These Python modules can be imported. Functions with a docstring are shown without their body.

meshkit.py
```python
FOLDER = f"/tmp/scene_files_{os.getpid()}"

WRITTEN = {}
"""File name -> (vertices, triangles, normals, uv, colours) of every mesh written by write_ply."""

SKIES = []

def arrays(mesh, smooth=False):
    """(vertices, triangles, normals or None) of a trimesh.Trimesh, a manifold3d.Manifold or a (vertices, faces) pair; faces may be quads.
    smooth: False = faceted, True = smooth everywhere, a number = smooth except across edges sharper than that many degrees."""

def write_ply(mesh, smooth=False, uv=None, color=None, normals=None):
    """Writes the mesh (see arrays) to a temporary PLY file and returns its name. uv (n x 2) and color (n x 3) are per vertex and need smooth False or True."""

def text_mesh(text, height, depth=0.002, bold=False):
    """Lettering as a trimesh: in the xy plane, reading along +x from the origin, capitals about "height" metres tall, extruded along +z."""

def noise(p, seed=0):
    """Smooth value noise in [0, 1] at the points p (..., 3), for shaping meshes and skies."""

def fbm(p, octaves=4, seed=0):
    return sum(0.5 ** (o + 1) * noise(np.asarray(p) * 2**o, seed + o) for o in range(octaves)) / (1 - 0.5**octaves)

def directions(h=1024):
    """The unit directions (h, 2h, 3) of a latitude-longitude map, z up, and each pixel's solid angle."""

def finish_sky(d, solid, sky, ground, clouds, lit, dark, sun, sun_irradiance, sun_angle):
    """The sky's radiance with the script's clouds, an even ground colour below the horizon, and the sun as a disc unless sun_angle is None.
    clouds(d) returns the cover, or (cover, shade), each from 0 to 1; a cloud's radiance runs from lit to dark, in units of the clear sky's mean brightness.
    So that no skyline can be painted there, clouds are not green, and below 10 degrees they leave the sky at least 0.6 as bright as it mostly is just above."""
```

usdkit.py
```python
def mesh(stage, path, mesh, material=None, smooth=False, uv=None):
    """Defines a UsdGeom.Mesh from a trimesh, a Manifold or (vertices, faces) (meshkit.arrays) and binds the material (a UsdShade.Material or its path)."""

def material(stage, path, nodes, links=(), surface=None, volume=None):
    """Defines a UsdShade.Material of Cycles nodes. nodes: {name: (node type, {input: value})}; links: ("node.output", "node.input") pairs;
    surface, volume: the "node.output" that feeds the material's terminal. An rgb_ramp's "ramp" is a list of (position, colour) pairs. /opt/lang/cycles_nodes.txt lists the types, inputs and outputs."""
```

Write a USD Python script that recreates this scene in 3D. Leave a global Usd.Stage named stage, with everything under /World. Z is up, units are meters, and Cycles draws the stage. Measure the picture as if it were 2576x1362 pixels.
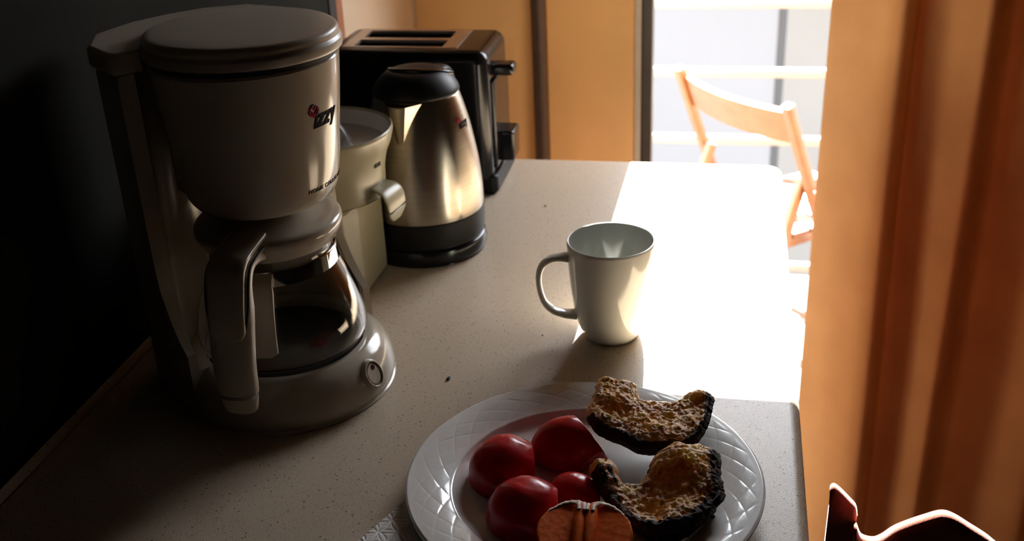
import math, random
import numpy as np
import trimesh
import manifold3d as m3
import meshkit, usdkit
from pxr import Usd, UsdGeom, UsdLux, UsdShade, Gf, Sdf
from scipy.spatial import Delaunay
from shapely.geometry import Polygon, Point, LineString
import shapely

random.seed(7)
rng = np.random.default_rng(7)
stage = Usd.Stage.CreateInMemory()
UsdGeom.SetStageUpAxis(stage, 'Z')
UsdGeom.SetStageMetersPerUnit(stage, 1.0)
UsdGeom.Xform.Define(stage, '/World')
UsdGeom.Scope.Define(stage, '/World/Looks')

# ------------------------------------------------------------------ camera, sky, sun, exposure
EXPOSURE = 0.0
cam = UsdGeom.Camera.Define(stage, '/World/camera')
PITCH, ROLL, YAW, EYE = math.radians(25.8), math.radians(-2.62), math.radians(11.9), (0.0, 0.0, 1.431)
FW = np.array([0, math.cos(PITCH), -math.sin(PITCH)])
UP = np.array([0, math.sin(PITCH), math.cos(PITCH)])
RT = np.array([1.0, 0, 0])
RT, UP = math.cos(ROLL) * RT + math.sin(ROLL) * UP, -math.sin(ROLL) * RT + math.cos(ROLL) * UP
TURN = np.array([[math.cos(YAW), -math.sin(YAW), 0], [math.sin(YAW), math.cos(YAW), 0], [0, 0, 1]])
FW, UP, RT = TURN @ FW, TURN @ UP, TURN @ RT
cm = Gf.Matrix4d(1.0)
for i, a in enumerate((RT, UP, -FW)):
    cm.SetRow(i, Gf.Vec4d(*map(float, a), 0.0))
cm.SetRow(3, Gf.Vec4d(*EYE, 1.0))
cam.AddTransformOp().Set(cm)
cam.CreateHorizontalApertureAttr(36.0)
cam.CreateVerticalApertureAttr(36.0 * 1362 / 2576)
cam.CreateFocalLengthAttr(36.0 * 2805 / 2576)
cam.CreateFStopAttr(8.5)
cam.CreateFocusDistanceAttr(0.86)
cam.CreateClippingRangeAttr((0.05, 200.0))
cam.CreateExposureAttr(EXPOSURE)

SUN_EL, SUN_DX = math.radians(38.0), 0.012          # the sun stands over the balcony, straight ahead
SUN, SKY = 21.0, 4.7
sun = UsdLux.DistantLight.Define(stage, '/World/sun')
sd = np.array([-SUN_DX * math.cos(SUN_EL), -math.cos(SUN_EL), -math.sin(SUN_EL)])
sd /= np.linalg.norm(sd)
sx = np.cross([0, 0, 1.0], -sd); sx /= np.linalg.norm(sx)
sy = np.cross(-sd, sx)
sm = Gf.Matrix4d(1.0)
for i, a in enumerate((sx, sy, -sd)):
    sm.SetRow(i, Gf.Vec4d(*map(float, a), 0.0))
sun.AddTransformOp().Set(sm)
sun.CreateAngleAttr(0.53)
sun.CreateNormalizeAttr(True)
sun.CreateIntensityAttr(SUN)
sun.CreateColorAttr(Gf.Vec3f(1.0, 0.96, 0.89))
sky = UsdLux.DomeLight.Define(stage, '/World/sky')
sky.CreateIntensityAttr(SKY)
sky.CreateColorAttr(Gf.Vec3f(0.94, 0.98, 1.05))

# ------------------------------------------------------------------ helpers
def numbered(parent, name):
    path, k = f'{parent}/{name}', 0
    while stage.GetPrimAtPath(path):
        k += 1
        path = f'{parent}/{name}_{k:03d}'
    return path

ORIGIN = {}
def tag(p, label=None, cat=None, group=None, kind=None):
    p = p.GetPrim() if hasattr(p, 'GetPrim') else p
    for k, v in (('label', label), ('category', cat), ('group', group), ('kind', kind)):
        if v: p.SetCustomDataByKey(k, v)
    return p

def thing(name, label, cat, loc=(0, 0, 0), group=None):
    x = UsdGeom.Xform.Define(stage, numbered('/World', name))
    x.AddTranslateOp().Set(Gf.Vec3d(*map(float, loc)))
    ORIGIN[str(x.GetPath())] = np.array(loc, float)
    return tag(x, label, cat, group)

def obj(name, mesh, mat, parent=None, smooth=35, label=None, kind=None):
    par = '/World' if parent is None else str(parent.GetPath())
    v, f, _ = meshkit.arrays(mesh)
    o = ORIGIN.get(par, np.zeros(3))
    p = numbered(par, name)
    m = usdkit.mesh(stage, p, trimesh.Trimesh(v - o, f, process=False), MAT[mat], smooth=smooth)
    ORIGIN[p] = o
    return tag(m, label, None, None, kind)

def struct(name, mesh, mat, label=None, parent=None, smooth=35):
    return obj(name, mesh, mat, parent, smooth, label, 'structure' if parent is None else None)

def cat(*ms):
    ms = [trimesh.Trimesh(*meshkit.arrays(m)[:2], process=False) for m in ms]
    return trimesh.util.concatenate(ms)

def box(x0, x1, y0, y1, z0, z1):
    return m3.Manifold.cube([x1 - x0, y1 - y0, z1 - z0]).translate([x0, y0, z0])

def rbox(x0, x1, y0, y1, z0, z1, r, n=20):
    s = m3.Manifold.sphere(r, n)
    return m3.Manifold.batch_hull([s.translate([x, y, z]) for x in (x0 + r, x1 - r) for y in (y0 + r, y1 - r) for z in (z0 + r, z1 - r)])

def tm(m):
    return trimesh.Trimesh(*meshkit.arrays(m)[:2], process=False)

def man(mesh):
    v, f, _ = meshkit.arrays(mesh)
    return m3.Manifold(m3.Mesh(np.asarray(v, np.float32), np.asarray(f, np.uint32)))

def spline(p, n=8, closed=False):
    p = np.asarray(p, float)
    out, N = [], len(p)
    for i in range(N if closed else N - 1):
        g = (lambda k: p[k % N]) if closed else (lambda k: p[min(max(k, 0), N - 1)])
        a, b, c, d = g(i - 1), g(i), g(i + 1), g(i + 2)
        for t in np.arange(n) / n:
            out.append(.5 * (2 * b + (c - a) * t + (2 * a - 5 * b + 4 * c - d) * t * t + (3 * b - a - 3 * c + d) * t ** 3))
    if not closed: out.append(p[-1])
    return np.array(out)

def lathe(prof, c=(0, 0, 0), n=96, sx=1.0, sy=1.0, rot=0.0):
    """Closed solid of revolution; prof runs (r, z) from the bottom axis point to the top axis point (or any closed loop off the axis)."""
    prof = np.asarray(prof, float)
    a = np.arange(n) / n * 2 * math.pi
    on0, on1 = prof[0, 0] < 1e-6, prof[-1, 0] < 1e-6
    ring = prof[(1 if on0 else 0):(len(prof) - 1 if on1 else len(prof))]
    x, y = ring[:, 0][:, None] * np.cos(a) * sx, ring[:, 0][:, None] * np.sin(a) * sy
    cr, sr = math.cos(rot), math.sin(rot)
    v = np.stack([x * cr - y * sr, x * sr + y * cr, np.repeat(ring[:, 1][:, None], n, 1)], -1).reshape(-1, 3)
    f = []
    k = len(ring)
    loops = k - 1 if (on0 or on1) else k
    for i in range(loops):
        j = (i + 1) % k
        for t in range(n):
            u = (t + 1) % n
            f += [(i * n + t, i * n + u, j * n + u), (i * n + t, j * n + u, j * n + t)]
    v = list(map(tuple, v))
    if on0:
        v.append((0, 0, prof[0, 1])); q = len(v) - 1
        f += [(q, (t + 1) % n, t) for t in range(n)]
    if on1:
        v.append((0, 0, prof[-1, 1])); q = len(v) - 1
        b = (k - 1) * n
        f += [(q, b + t, b + (t + 1) % n) for t in range(n)]
    m = trimesh.Trimesh(np.array(v) + np.array(c), np.array(f), process=False)
    if m.volume < 0: m.invert()
    return m

def sweep(path, w, t, up=(0, 0, 1), n=16, power=2.6, closed=False):
    """A strap of superelliptic section swept along a path; w (sideways) and t (thickness) may vary along it."""
    path = np.asarray(path, float)
    N = len(path)
    w, t = np.broadcast_to(w, N), np.broadcast_to(t, N)
    tan = np.gradient(path, axis=0)
    if closed: tan = (np.roll(path, -1, 0) - np.roll(path, 1, 0))
    tan /= np.linalg.norm(tan, axis=1, keepdims=True)
    side = np.cross(tan, np.broadcast_to(up, (N, 3)))
    for i in range(N):
        if np.linalg.norm(side[i]) < 1e-4: side[i] = side[i - 1] if i else [1, 0, 0]
    side /= np.linalg.norm(side, axis=1, keepdims=True)
    nor = np.cross(side, tan)
    a = np.arange(n) / n * 2 * math.pi
    ca, sa = np.cos(a), np.sin(a)
    ca, sa = np.sign(ca) * np.abs(ca) ** (2 / power), np.sign(sa) * np.abs(sa) ** (2 / power)
    v = path[:, None] + (w / 2)[:, None, None] * ca[None, :, None] * side[:, None] + (t / 2)[:, None, None] * sa[None, :, None] * nor[:, None]
    v = v.reshape(-1, 3)
    f = []
    for i in range(N if closed else N - 1):
        j = (i + 1) % N
        for k in range(n):
            u = (k + 1) % n
            f += [(i * n + k, i * n + u, j * n + u), (i * n + k, j * n + u, j * n + k)]
    if not closed:
        v = np.vstack([v, path[0], path[-1]])
        f += [(len(v) - 2, (k + 1) % n, k) for k in range(n)]
        b = (N - 1) * n
        f += [(len(v) - 1, b + k, b + (k + 1) % n) for k in range(n)]
    m = trimesh.Trimesh(v, np.array(f), process=False)
    if m.volume < 0: m.invert()
    return m

def extrude(poly, z0, z1):
    m = trimesh.creation.extrude_polygon(poly if isinstance(poly, Polygon) else Polygon(poly), z1 - z0, engine='earcut')
    m.apply_translation([0, 0, z0])
    return m

def soft_extrude(poly, z0, z1, r, steps=5):
    """Extrusion whose rims are rounded with radius r (hull-free: stacked offsets, for convex-ish outlines)."""
    parts = []
    for i in range(steps + 1):
        a = math.pi / 2 * i / steps
        inset, h = r * (1 - math.sin(a)), r * (1 - math.cos(a))
        parts.append(m3.Manifold(man(extrude(poly.buffer(-inset, 24), z0 + h, z1 - h)).to_mesh()))
    return m3.Manifold.batch_hull(parts)

# ------------------------------------------------------------------ materials
MAT = {}
def material(name, nodes, links, surface='p.BSDF', volume=None):
    MAT[name] = usdkit.material(stage, f'/World/Looks/{name}', nodes, links, surface=surface, volume=volume)

def plain(name, color, rough=0.5, **kw):
    """Even colour with a faint grain and relief."""
    sc, amp = kw.pop('grain', 60), kw.pop('amp', 0.06)
    bump, bscale = kw.pop('bump', 0.0), kw.pop('bscale', 400)
    c = np.array(color, float)
    nodes = {'g': ('geometry', {}), 'n': ('noise_texture', {'scale': sc, 'detail': 4.0}),
             'r': ('rgb_ramp', {'ramp': [(0.3, tuple(c * (1 - amp))), (0.7, tuple(np.minimum(c * (1 + amp), 1)))]}),
             'p': ('principled_bsdf', {'roughness': rough, **kw})}
    links = [('g.position', 'n.vector'), ('n.fac', 'r.fac'), ('r.color', 'p.base_color')]
    if bump:
        nodes |= {'bn': ('noise_texture', {'scale': bscale, 'detail': 3.0}), 'b': ('bump', {'strength': bump, 'distance': 0.001})}
        links += [('g.position', 'bn.vector'), ('bn.fac', 'b.height'), ('b.normal', 'p.normal')]
    material(name, nodes, links)

CREAM = (0.41, 0.355, 0.28)
plain('cream_plastic', CREAM, 0.15, grain=20, amp=0.03, specular_ior_level=0.42)
plain('cream_plastic_matte', CREAM, 0.32, grain=20, amp=0.03)
plain('gap_black', (0.01, 0.01, 0.01), 0.6)
plain('hot_plate_black', (0.012, 0.012, 0.013), 0.25, coat_weight=0.3)
plain('juicer_plastic', (0.33, 0.295, 0.19), 0.3, grain=20, amp=0.03)
plain('black_plastic', (0.006, 0.006, 0.007), 0.16, specular_ior_level=0.3)
plain('black_matte', (0.007, 0.007, 0.007), 0.42, specular_ior_level=0.2)
plain('chrome', (0.75, 0.74, 0.72), 0.06, metallic=1.0, amp=0.01)
plain('steel_dull', (0.62, 0.55, 0.5), 0.32, metallic=1.0, amp=0.03)
plain('porcelain', (0.80, 0.785, 0.75), 0.14, grain=15, amp=0.02, coat_weight=0.15, coat_roughness=0.03)
plain('mug_glaze', (0.54, 0.545, 0.50), 0.14, grain=15, amp=0.02, coat_weight=0.5, coat_roughness=0.04)
plain('ink_dark', (0.006, 0.007, 0.008), 0.8, specular_ior_level=0.05)
plain('ink_grey', (0.06, 0.055, 0.05), 0.8, specular_ior_level=0.05)
plain('ink_red', (0.22, 0.012, 0.03), 0.8, specular_ior_level=0.05)
plain('lamp_red', (0.05, 0.004, 0.003), 0.2)
plain('orange_wall_paint', (0.95, 0.57, 0.235), 0.7, grain=6, amp=0.05, bump=0.15, bscale=250)
plain('pale_wall_paint', (0.52, 0.40, 0.275), 0.75, grain=6, amp=0.04, bump=0.15, bscale=250)
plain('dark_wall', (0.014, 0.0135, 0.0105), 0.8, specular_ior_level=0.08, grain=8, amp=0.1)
plain('red_brown_trim', (0.25, 0.085, 0.03), 0.6)
plain('black_trim', (0.012, 0.013, 0.013), 0.5)
plain('dark_frame', (0.030, 0.022, 0.017), 0.45)
plain('white_casing', (0.62, 0.55, 0.44), 0.6)
plain('pipe_brown', (0.075, 0.04, 0.025), 0.5)
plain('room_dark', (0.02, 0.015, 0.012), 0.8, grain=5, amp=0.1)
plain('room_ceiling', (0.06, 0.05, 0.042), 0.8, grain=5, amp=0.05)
plain('cabinet_front', (0.11, 0.07, 0.045), 0.5)
plain('railing_paint', (0.15, 0.15, 0.148), 0.5)
plain('balcony_tile', (0.11, 0.106, 0.10), 0.6)
plain('facade_white', (0.049, 0.049, 0.05), 0.8, grain=1.2, amp=0.03)
plain('facade_grey', (0.03, 0.03, 0.031), 0.8, grain=1.5, amp=0.05)
plain('facade_cream', (0.044, 0.041, 0.036), 0.8, grain=1.5, amp=0.05)
plain('hull_black', (0.01, 0.009, 0.008), 0.7)
plain('crumb_black', (0.012, 0.008, 0.006), 0.7)
plain('white_pith', (0.75, 0.62, 0.5), 0.6, grain=900, amp=0.1)
plain('tomato_flesh', (0.55, 0.045, 0.05), 0.3, grain=400, amp=0.25, subsurface_weight=0.2, subsurface_scale=0.004)
plain('tomato_skin', (0.46, 0.006, 0.010), 0.26, grain=80, amp=0.12, specular_ior_level=0.35, subsurface_weight=0.15, subsurface_scale=0.003)
plain('jacket_red', (0.24, 0.036, 0.012), 0.8, sheen_weight=0.8, sheen_roughness=0.35, grain=300, amp=0.15, bump=0.3, bscale=900)
plain('napkin_paper', (0.78, 0.74, 0.69), 0.75, grain=700, amp=0.03)

# speckled worktop laminate
material('worktop', {
    'g': ('geometry', {}), 'n': ('noise_texture', {'scale': 900.0, 'detail': 3.0, 'roughness': 0.7}),
    'base': ('rgb_ramp', {'ramp': [(0.30, (0.44, 0.345, 0.245)), (0.70, (0.62, 0.50, 0.37))]}),
    'v': ('voronoi_texture', {'scale': 420.0, 'randomness': 1.0}), 'v2': ('voronoi_texture', {'scale': 170.0, 'randomness': 1.0}),
    'w': ('noise_texture', {'scale': 60.0, 'detail': 2.0}),
    'm1': ('map_range', {'from_min': 0.25, 'from_max': 0.13, 'to_min': 0.0, 'to_max': 0.75, 'clamp': True}),
    'm2': ('map_range', {'from_min': 0.16, 'from_max': 0.09, 'to_min': 0.0, 'to_max': 0.85, 'clamp': True}),
    'mx1': ('mix_color', {'b': (0.16, 0.115, 0.08)}), 'mx2': ('mix_color', {'b': (0.06, 0.042, 0.03)}),
    'bn': ('noise_texture', {'scale': 1100.0, 'detail': 2.0}), 'b': ('bump', {'strength': 0.35, 'distance': 0.0006}),
    'p': ('principled_bsdf', {'roughness': 0.36, 'specular_ior_level': 0.5})},
    [('g.position', 'n.vector'), ('g.position', 'v.vector'), ('g.position', 'v2.vector'), ('g.position', 'bn.vector'),
     ('n.fac', 'base.fac'), ('v.distance', 'm1.value'), ('v2.distance', 'm2.value'), ('m1.result', 'mx1.fac'), ('base.color', 'mx1.a'),
     ('m2.result', 'mx2.fac'), ('mx1.result', 'mx2.a'), ('mx2.result', 'p.base_color'), ('bn.fac', 'b.height'), ('b.normal', 'p.normal')])

# brushed steel of the kettle: fine rings round the body
material('brushed_steel', {
    't': ('texture_coordinate', {}), 'm': ('mapping', {'scale': (3.0, 3.0, 900.0)}), 'n': ('noise_texture', {'scale': 4.0, 'detail': 3.0}),
    'r': ('rgb_ramp', {'ramp': [(0.3, (0.34, 0.295, 0.235)), (0.7, (0.47, 0.415, 0.335))]}), 'b': ('bump', {'strength': 0.04, 'distance': 0.0005}),
    'tg': ('tangent', {'direction_type': 'radial', 'axis': 'z'}), 'p': ('principled_bsdf', {'metallic': 1.0, 'roughness': 0.3, 'anisotropic': 0.8, 'anisotropic_rotation': 0.25})},
    [('t.object', 'm.vector'), ('m.vector', 'n.vector'), ('n.fac', 'r.fac'), ('r.color', 'p.base_color'), ('n.fac', 'b.height'), ('b.normal', 'p.normal'), ('tg.tangent', 'p.tangent')])

material('carafe_glass', {'p': ('principled_bsdf', {'base_color': (1.0, 0.985, 0.96), 'roughness': 0.0, 'ior': 1.47, 'transmission_weight': 1.0})}, [])
material('clear_plastic', {'p': ('principled_bsdf', {'base_color': (0.95, 0.95, 0.97), 'roughness': 0.08, 'ior': 1.49, 'transmission_weight': 0.85})}, [])
material('frosted_plastic', {'p': ('principled_bsdf', {'base_color': (0.72, 0.68, 0.66), 'roughness': 0.35, 'ior': 1.45, 'transmission_weight': 0.25})}, [])

def wood(name, a, b, rough=0.45, axis=(14.0, 14.0, 14.0)):
    material(name, {
        't': ('texture_coordinate', {}), 'm': ('mapping', {'scale': axis}), 'n': ('noise_texture', {'scale': 3.0, 'detail': 5.0, 'distortion': 0.6}),
        'r': ('rgb_ramp', {'ramp': [(0.3, a), (0.7, b)]}), 'p': ('principled_bsdf', {'roughness': rough})},
        [('t.object', 'm.vector'), ('m.vector', 'n.vector'), ('n.fac', 'r.fac'), ('r.color', 'p.base_color')])
wood('beech_wood', (0.095, 0.042, 0.018), (0.12, 0.057, 0.027))

# woven orange curtain that lets some light through
material('curtain_cloth', {
    'g': ('geometry', {}), 'w1': ('wave_texture', {'wave_type': 'bands', 'bands_direction': 'x', 'scale': 260.0}), 'w2': ('wave_texture', {'wave_type': 'bands', 'bands_direction': 'z', 'scale': 260.0}),
    'mu': ('math', {'math_type': 'multiply'}), 'n': ('noise_texture', {'scale': 9.0, 'detail': 4.0}),
    'r': ('rgb_ramp', {'ramp': [(0.3, (0.54, 0.30, 0.13)), (0.7, (0.62, 0.365, 0.165))]}),
    'b': ('bump', {'strength': 0.15, 'distance': 0.0005}),
    'd': ('diffuse_bsdf', {}), 'tr': ('translucent_bsdf', {}), 'mx': ('mix_closure', {'fac': 0.05})},
    [('g.position', 'w1.vector'), ('g.position', 'w2.vector'), ('w1.fac', 'mu.value1'), ('w2.fac', 'mu.value2'), ('mu.value', 'b.height'),
     ('g.position', 'n.vector'), ('n.fac', 'r.fac'), ('r.color', 'd.color'), ('r.color', 'tr.color'), ('b.normal', 'd.normal'), ('d.BSDF', 'mx.closure1'), ('tr.BSDF', 'mx.closure2')],
    surface='mx.closure')

def bread(name, stops, rough, bump=0.6, spec=0.5, sss=0.0):
    material(name, {
        'g': ('geometry', {}), 'n1': ('noise_texture', {'scale': 110.0, 'detail': 5.0, 'roughness': 0.65}), 'n2': ('noise_texture', {'scale': 700.0, 'detail': 4.0, 'roughness': 0.7}),
        'mx': ('mix_float', {'fac': 0.35}), 'r': ('rgb_ramp', {'ramp': stops}), 'b': ('bump', {'strength': bump, 'distance': 0.0012}),
        'rr': ('map_range', {'from_min': 0.35, 'from_max': 0.65, 'to_min': rough - 0.25, 'to_max': rough + 0.15, 'clamp': True}),
        'p': ('principled_bsdf', {'specular_ior_level': spec, 'subsurface_weight': sss, 'subsurface_scale': 0.006, 'subsurface_radius': (1.0, 0.55, 0.25)})},
        [('g.position', 'n1.vector'), ('g.position', 'n2.vector'), ('n1.fac', 'mx.a'), ('n2.fac', 'mx.b'), ('mx.result', 'r.fac'), ('r.color', 'p.base_color'),
         ('n2.fac', 'b.height'), ('b.normal', 'p.normal'), ('n1.fac', 'rr.value'), ('rr.result', 'p.roughness')])
bread('bread_crumb', [(0.34, (0.32, 0.095, 0.016)), (0.44, (0.68, 0.265, 0.048)), (0.55, (0.86, 0.41, 0.085)), (0.69, (0.93, 0.56, 0.16))], 0.42, sss=0.35)
bread('bread_crust', [(0.35, (0.010, 0.006, 0.004)), (0.52, (0.03, 0.013, 0.007)), (0.70, (0.16, 0.055, 0.018))], 0.7, spec=0.2)
bread('bread_toasted', [(0.32, (0.24, 0.075, 0.018)), (0.5, (0.58, 0.24, 0.06)), (0.68, (0.74, 0.40, 0.12))], 0.42, sss=0.2)

material('mandarin_flesh', {
    'g': ('geometry', {}), 'v': ('voronoi_texture', {'scale': 220.0}), 'n': ('noise_texture', {'scale': 90.0, 'detail': 3.0}), 'mx': ('mix_float', {'fac': 0.5}),
    'r': ('rgb_ramp', {'ramp': [(0.15, (0.70, 0.13, 0.006)), (0.5, (0.60, 0.085, 0.004)), (0.8, (0.62, 0.16, 0.02))]}), 'b': ('bump', {'strength': 0.25, 'distance': 0.001}),
    'p': ('principled_bsdf', {'roughness': 0.5, 'specular_ior_level': 0.05, 'subsurface_weight': 0.0, 'subsurface_scale': 0.006, 'subsurface_radius': (1.0, 0.35, 0.1)})},
    [('g.position', 'v.vector'), ('g.position', 'n.vector'), ('v.distance', 'mx.a'), ('n.fac', 'mx.b'), ('mx.result', 'r.fac'), ('r.color', 'p.base_color'), ('v.distance', 'b.height'), ('b.normal', 'p.normal')])

# ------------------------------------------------------------------ the room
ZT = 0.90
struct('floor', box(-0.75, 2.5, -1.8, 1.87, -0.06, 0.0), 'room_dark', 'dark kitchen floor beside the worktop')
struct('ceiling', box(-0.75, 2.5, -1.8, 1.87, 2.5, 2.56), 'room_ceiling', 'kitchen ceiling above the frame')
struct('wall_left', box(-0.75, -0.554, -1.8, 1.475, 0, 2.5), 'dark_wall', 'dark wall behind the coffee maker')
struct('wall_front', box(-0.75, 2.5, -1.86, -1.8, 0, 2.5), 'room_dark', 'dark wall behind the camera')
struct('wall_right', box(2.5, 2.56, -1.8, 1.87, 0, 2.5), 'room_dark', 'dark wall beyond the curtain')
struct('trim_1', box(-0.75, -0.552, 1.475, 1.502, 0, 2.5), 'black_trim', 'black vertical edge strip at the end of the dark wall')
struct('trim_2', box(-0.75, -0.5535, 1.502, 1.53, 0, 2.5), 'red_brown_trim', 'red-brown vertical strip beside the pale wall')
struct('wall_left_001', extrude([(-0.75, 1.53), (-0.554, 1.53), (-0.508, 1.75), (-0.75, 1.75)], 0, 2.5), 'pale_wall_paint', 'pale beige side wall behind the toaster')
struct('wall_back', cat(box(-0.75, -0.152, 1.75, 1.87, 0, 2.5)), 'orange_wall_paint', 'orange painted wall behind the end of the worktop')
struct('wall_back_001', cat(box(-0.152, 1.0, 1.75, 1.87, 2.116, 2.5), box(1.0, 2.5, 1.75, 1.87, 0, 2.5)), 'orange_wall_paint', 'orange wall over and right of the balcony door')
struct('trim_3', box(-0.152, -0.1405, 1.742, 1.87, 0, 2.116), 'white_casing', 'narrow cream casing strip between orange wall and dark door frame')
d1 = thing('door_1', 'dark brown frame of the open balcony door', 'door', (0.4, 1.8, 0))
tag(d1, kind='structure')
obj('frame_post', rbox(-0.142, -0.124, 1.738, 1.775, 0, 2.116, 0.003), 'dark_frame', d1)
obj('frame_post', rbox(0.975, 1.0, 1.738, 1.775, 0, 2.116, 0.003), 'dark_frame', d1)
obj('frame_head', box(-0.142, 1.0, 1.742, 1.772, 2.10, 2.1155), 'dark_frame', d1)
obj('threshold', box(-0.124, 0.975, 1.76, 1.87, 0.0, 0.012), 'white_casing', d1)
sh_ = thing('roller_shutter', 'half lowered roller shutter in the top of the balcony door', 'shutter', (0.42, 1.86, 1.69))
for k in range(10):
    z = 1.689 + k * 0.043
    obj('slat', rbox(-0.142, 1.0, 1.852, 1.864, z, z + 0.0425, 0.004, 8), 'railing_paint', sh_)
pp = thing('wall_pipe', 'dark brown vertical pipe running up the orange wall', 'pipe', (-0.302, 1.735, 0))
a = np.arange(24) / 24 * 2 * math.pi
obj('pipe', extrude(Point(-0.3035, 1.734).buffer(0.0125, 12), 0.0, 2.5), 'pipe_brown', pp)
for z in (0.55, 1.45, 2.2):
    obj('pipe_clip', box(-0.3185, -0.2885, 1.733, 1.75, z, z + 0.016), 'pipe_brown', pp)

# ------------------------------------------------------------------ outdoors: balcony, railing, facing building
struct('floor_001', box(-5, 6, 3.2, 6.0, -5.1, -5.0), 'facade_grey', 'street paving far below the balcony')
struct('balcony_floor', box(-1.6, 3.2, 1.87, 3.05, -0.16, -0.05), 'balcony_tile', 'sunlit pale balcony floor outside the door')
rl = thing('balcony_railing', 'white balcony railing with thin horizontal bars behind the wooden chair', 'railing', (0.2, 2.9, -0.05))
for z in (0.986, 0.785, 0.605, 0.42, 0.235, 0.05):
    obj('rail_bar', rbox(-1.6, 3.2, 2.888, 2.912, z - 0.012, z + 0.012, 0.005, 8), 'railing_paint', rl)
for x in (-1.2, 0.95, 2.6):
    obj('rail_post', rbox(x - 0.02, x + 0.02, 2.913, 2.953, -0.05, 1.0, 0.004, 8), 'railing_paint', rl)
fb = thing('apartment_building', 'pale building facade across the street, seen through the railing', 'building', (0, 6.1, -5))
obj('wall', box(-5, 0.228, 6.0, 6.4, -5, 2.0), 'facade_white', fb)
obj('joint', box(0.228, 0.272, 6.03, 6.4, -5, 2.0), 'facade_grey', fb, label='grey vertical joint of the facade')
obj('wall', box(0.272, 6, 5.98, 6.4, -5, 2.0), 'facade_cream', fb, label='cream part of the facade')
obj('cornice', box(-5.05, 6.05, 5.93, 6.45, 2.0, 2.1), 'facade_grey', fb)

# ------------------------------------------------------------------ worktop and its base
wt = thing('worktop', 'speckled beige kitchen worktop with a rounded front edge', 'worktop', (-0.24, 0.4, 0.86))
S = [(-0.554, -0.9), (0.0705, -0.9), (0.0705, 1.43), (-0.554, 1.43)]
pl = Polygon(S).buffer(-0.022).buffer(0.022, 16).union(shapely.box(-0.554, -0.9, -0.3, 1.43))
slab = soft_extrude(Polygon(pl.exterior), 0.862, ZT, 0.009, 6)
obj('slab', slab, 'worktop', wt, smooth=30)
obj('end_strip', box(-0.545, 0.045, 1.4285, 1.4315, 0.866, 0.8925), 'steel_dull', wt, label='thin metal strip along the far end')
q = tm(extrude(Polygon([(0, 0), (0.005, 0), (0.004, 0.003), (0.0015, 0.006), (0, 0.007)]), 0, 2.33))
q.vertices = np.stack([-0.554 + q.vertices[:, 0], -0.9 + q.vertices[:, 2], ZT + q.vertices[:, 1]], -1); q.fix_normals()
struct('baseboard_left', q, 'worktop', 'thin sealing strip where worktop meets dark wall')
bc = thing('base_cabinet', 'dark wooden base cabinet under the worktop', 'cabinet', (-0.25, 0.3, 0))
obj('body', box(-0.55, 0.03, -0.88, 1.41, 0.08, 0.862), 'cabinet_front', bc)
obj('plinth', box(-0.55, -0.03, -0.88, 1.40, 0.0, 0.08), 'black_matte', bc)
for k in range(4):
    y0 = -0.87 + k * 0.57
    dd = obj('door', rbox(0.0305, 0.048, y0, y0 + 0.56, 0.10, 0.85, 0.003, 8), 'cabinet_front', bc)
    obj('handle', sweep(spline([(0.048, y0 + 0.20, 0.80), (0.07, y0 + 0.21, 0.80), (0.07, y0 + 0.35, 0.80), (0.048, y0 + 0.36, 0.80)], 6), 0.010, 0.008), 'steel_dull', dd)

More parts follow.
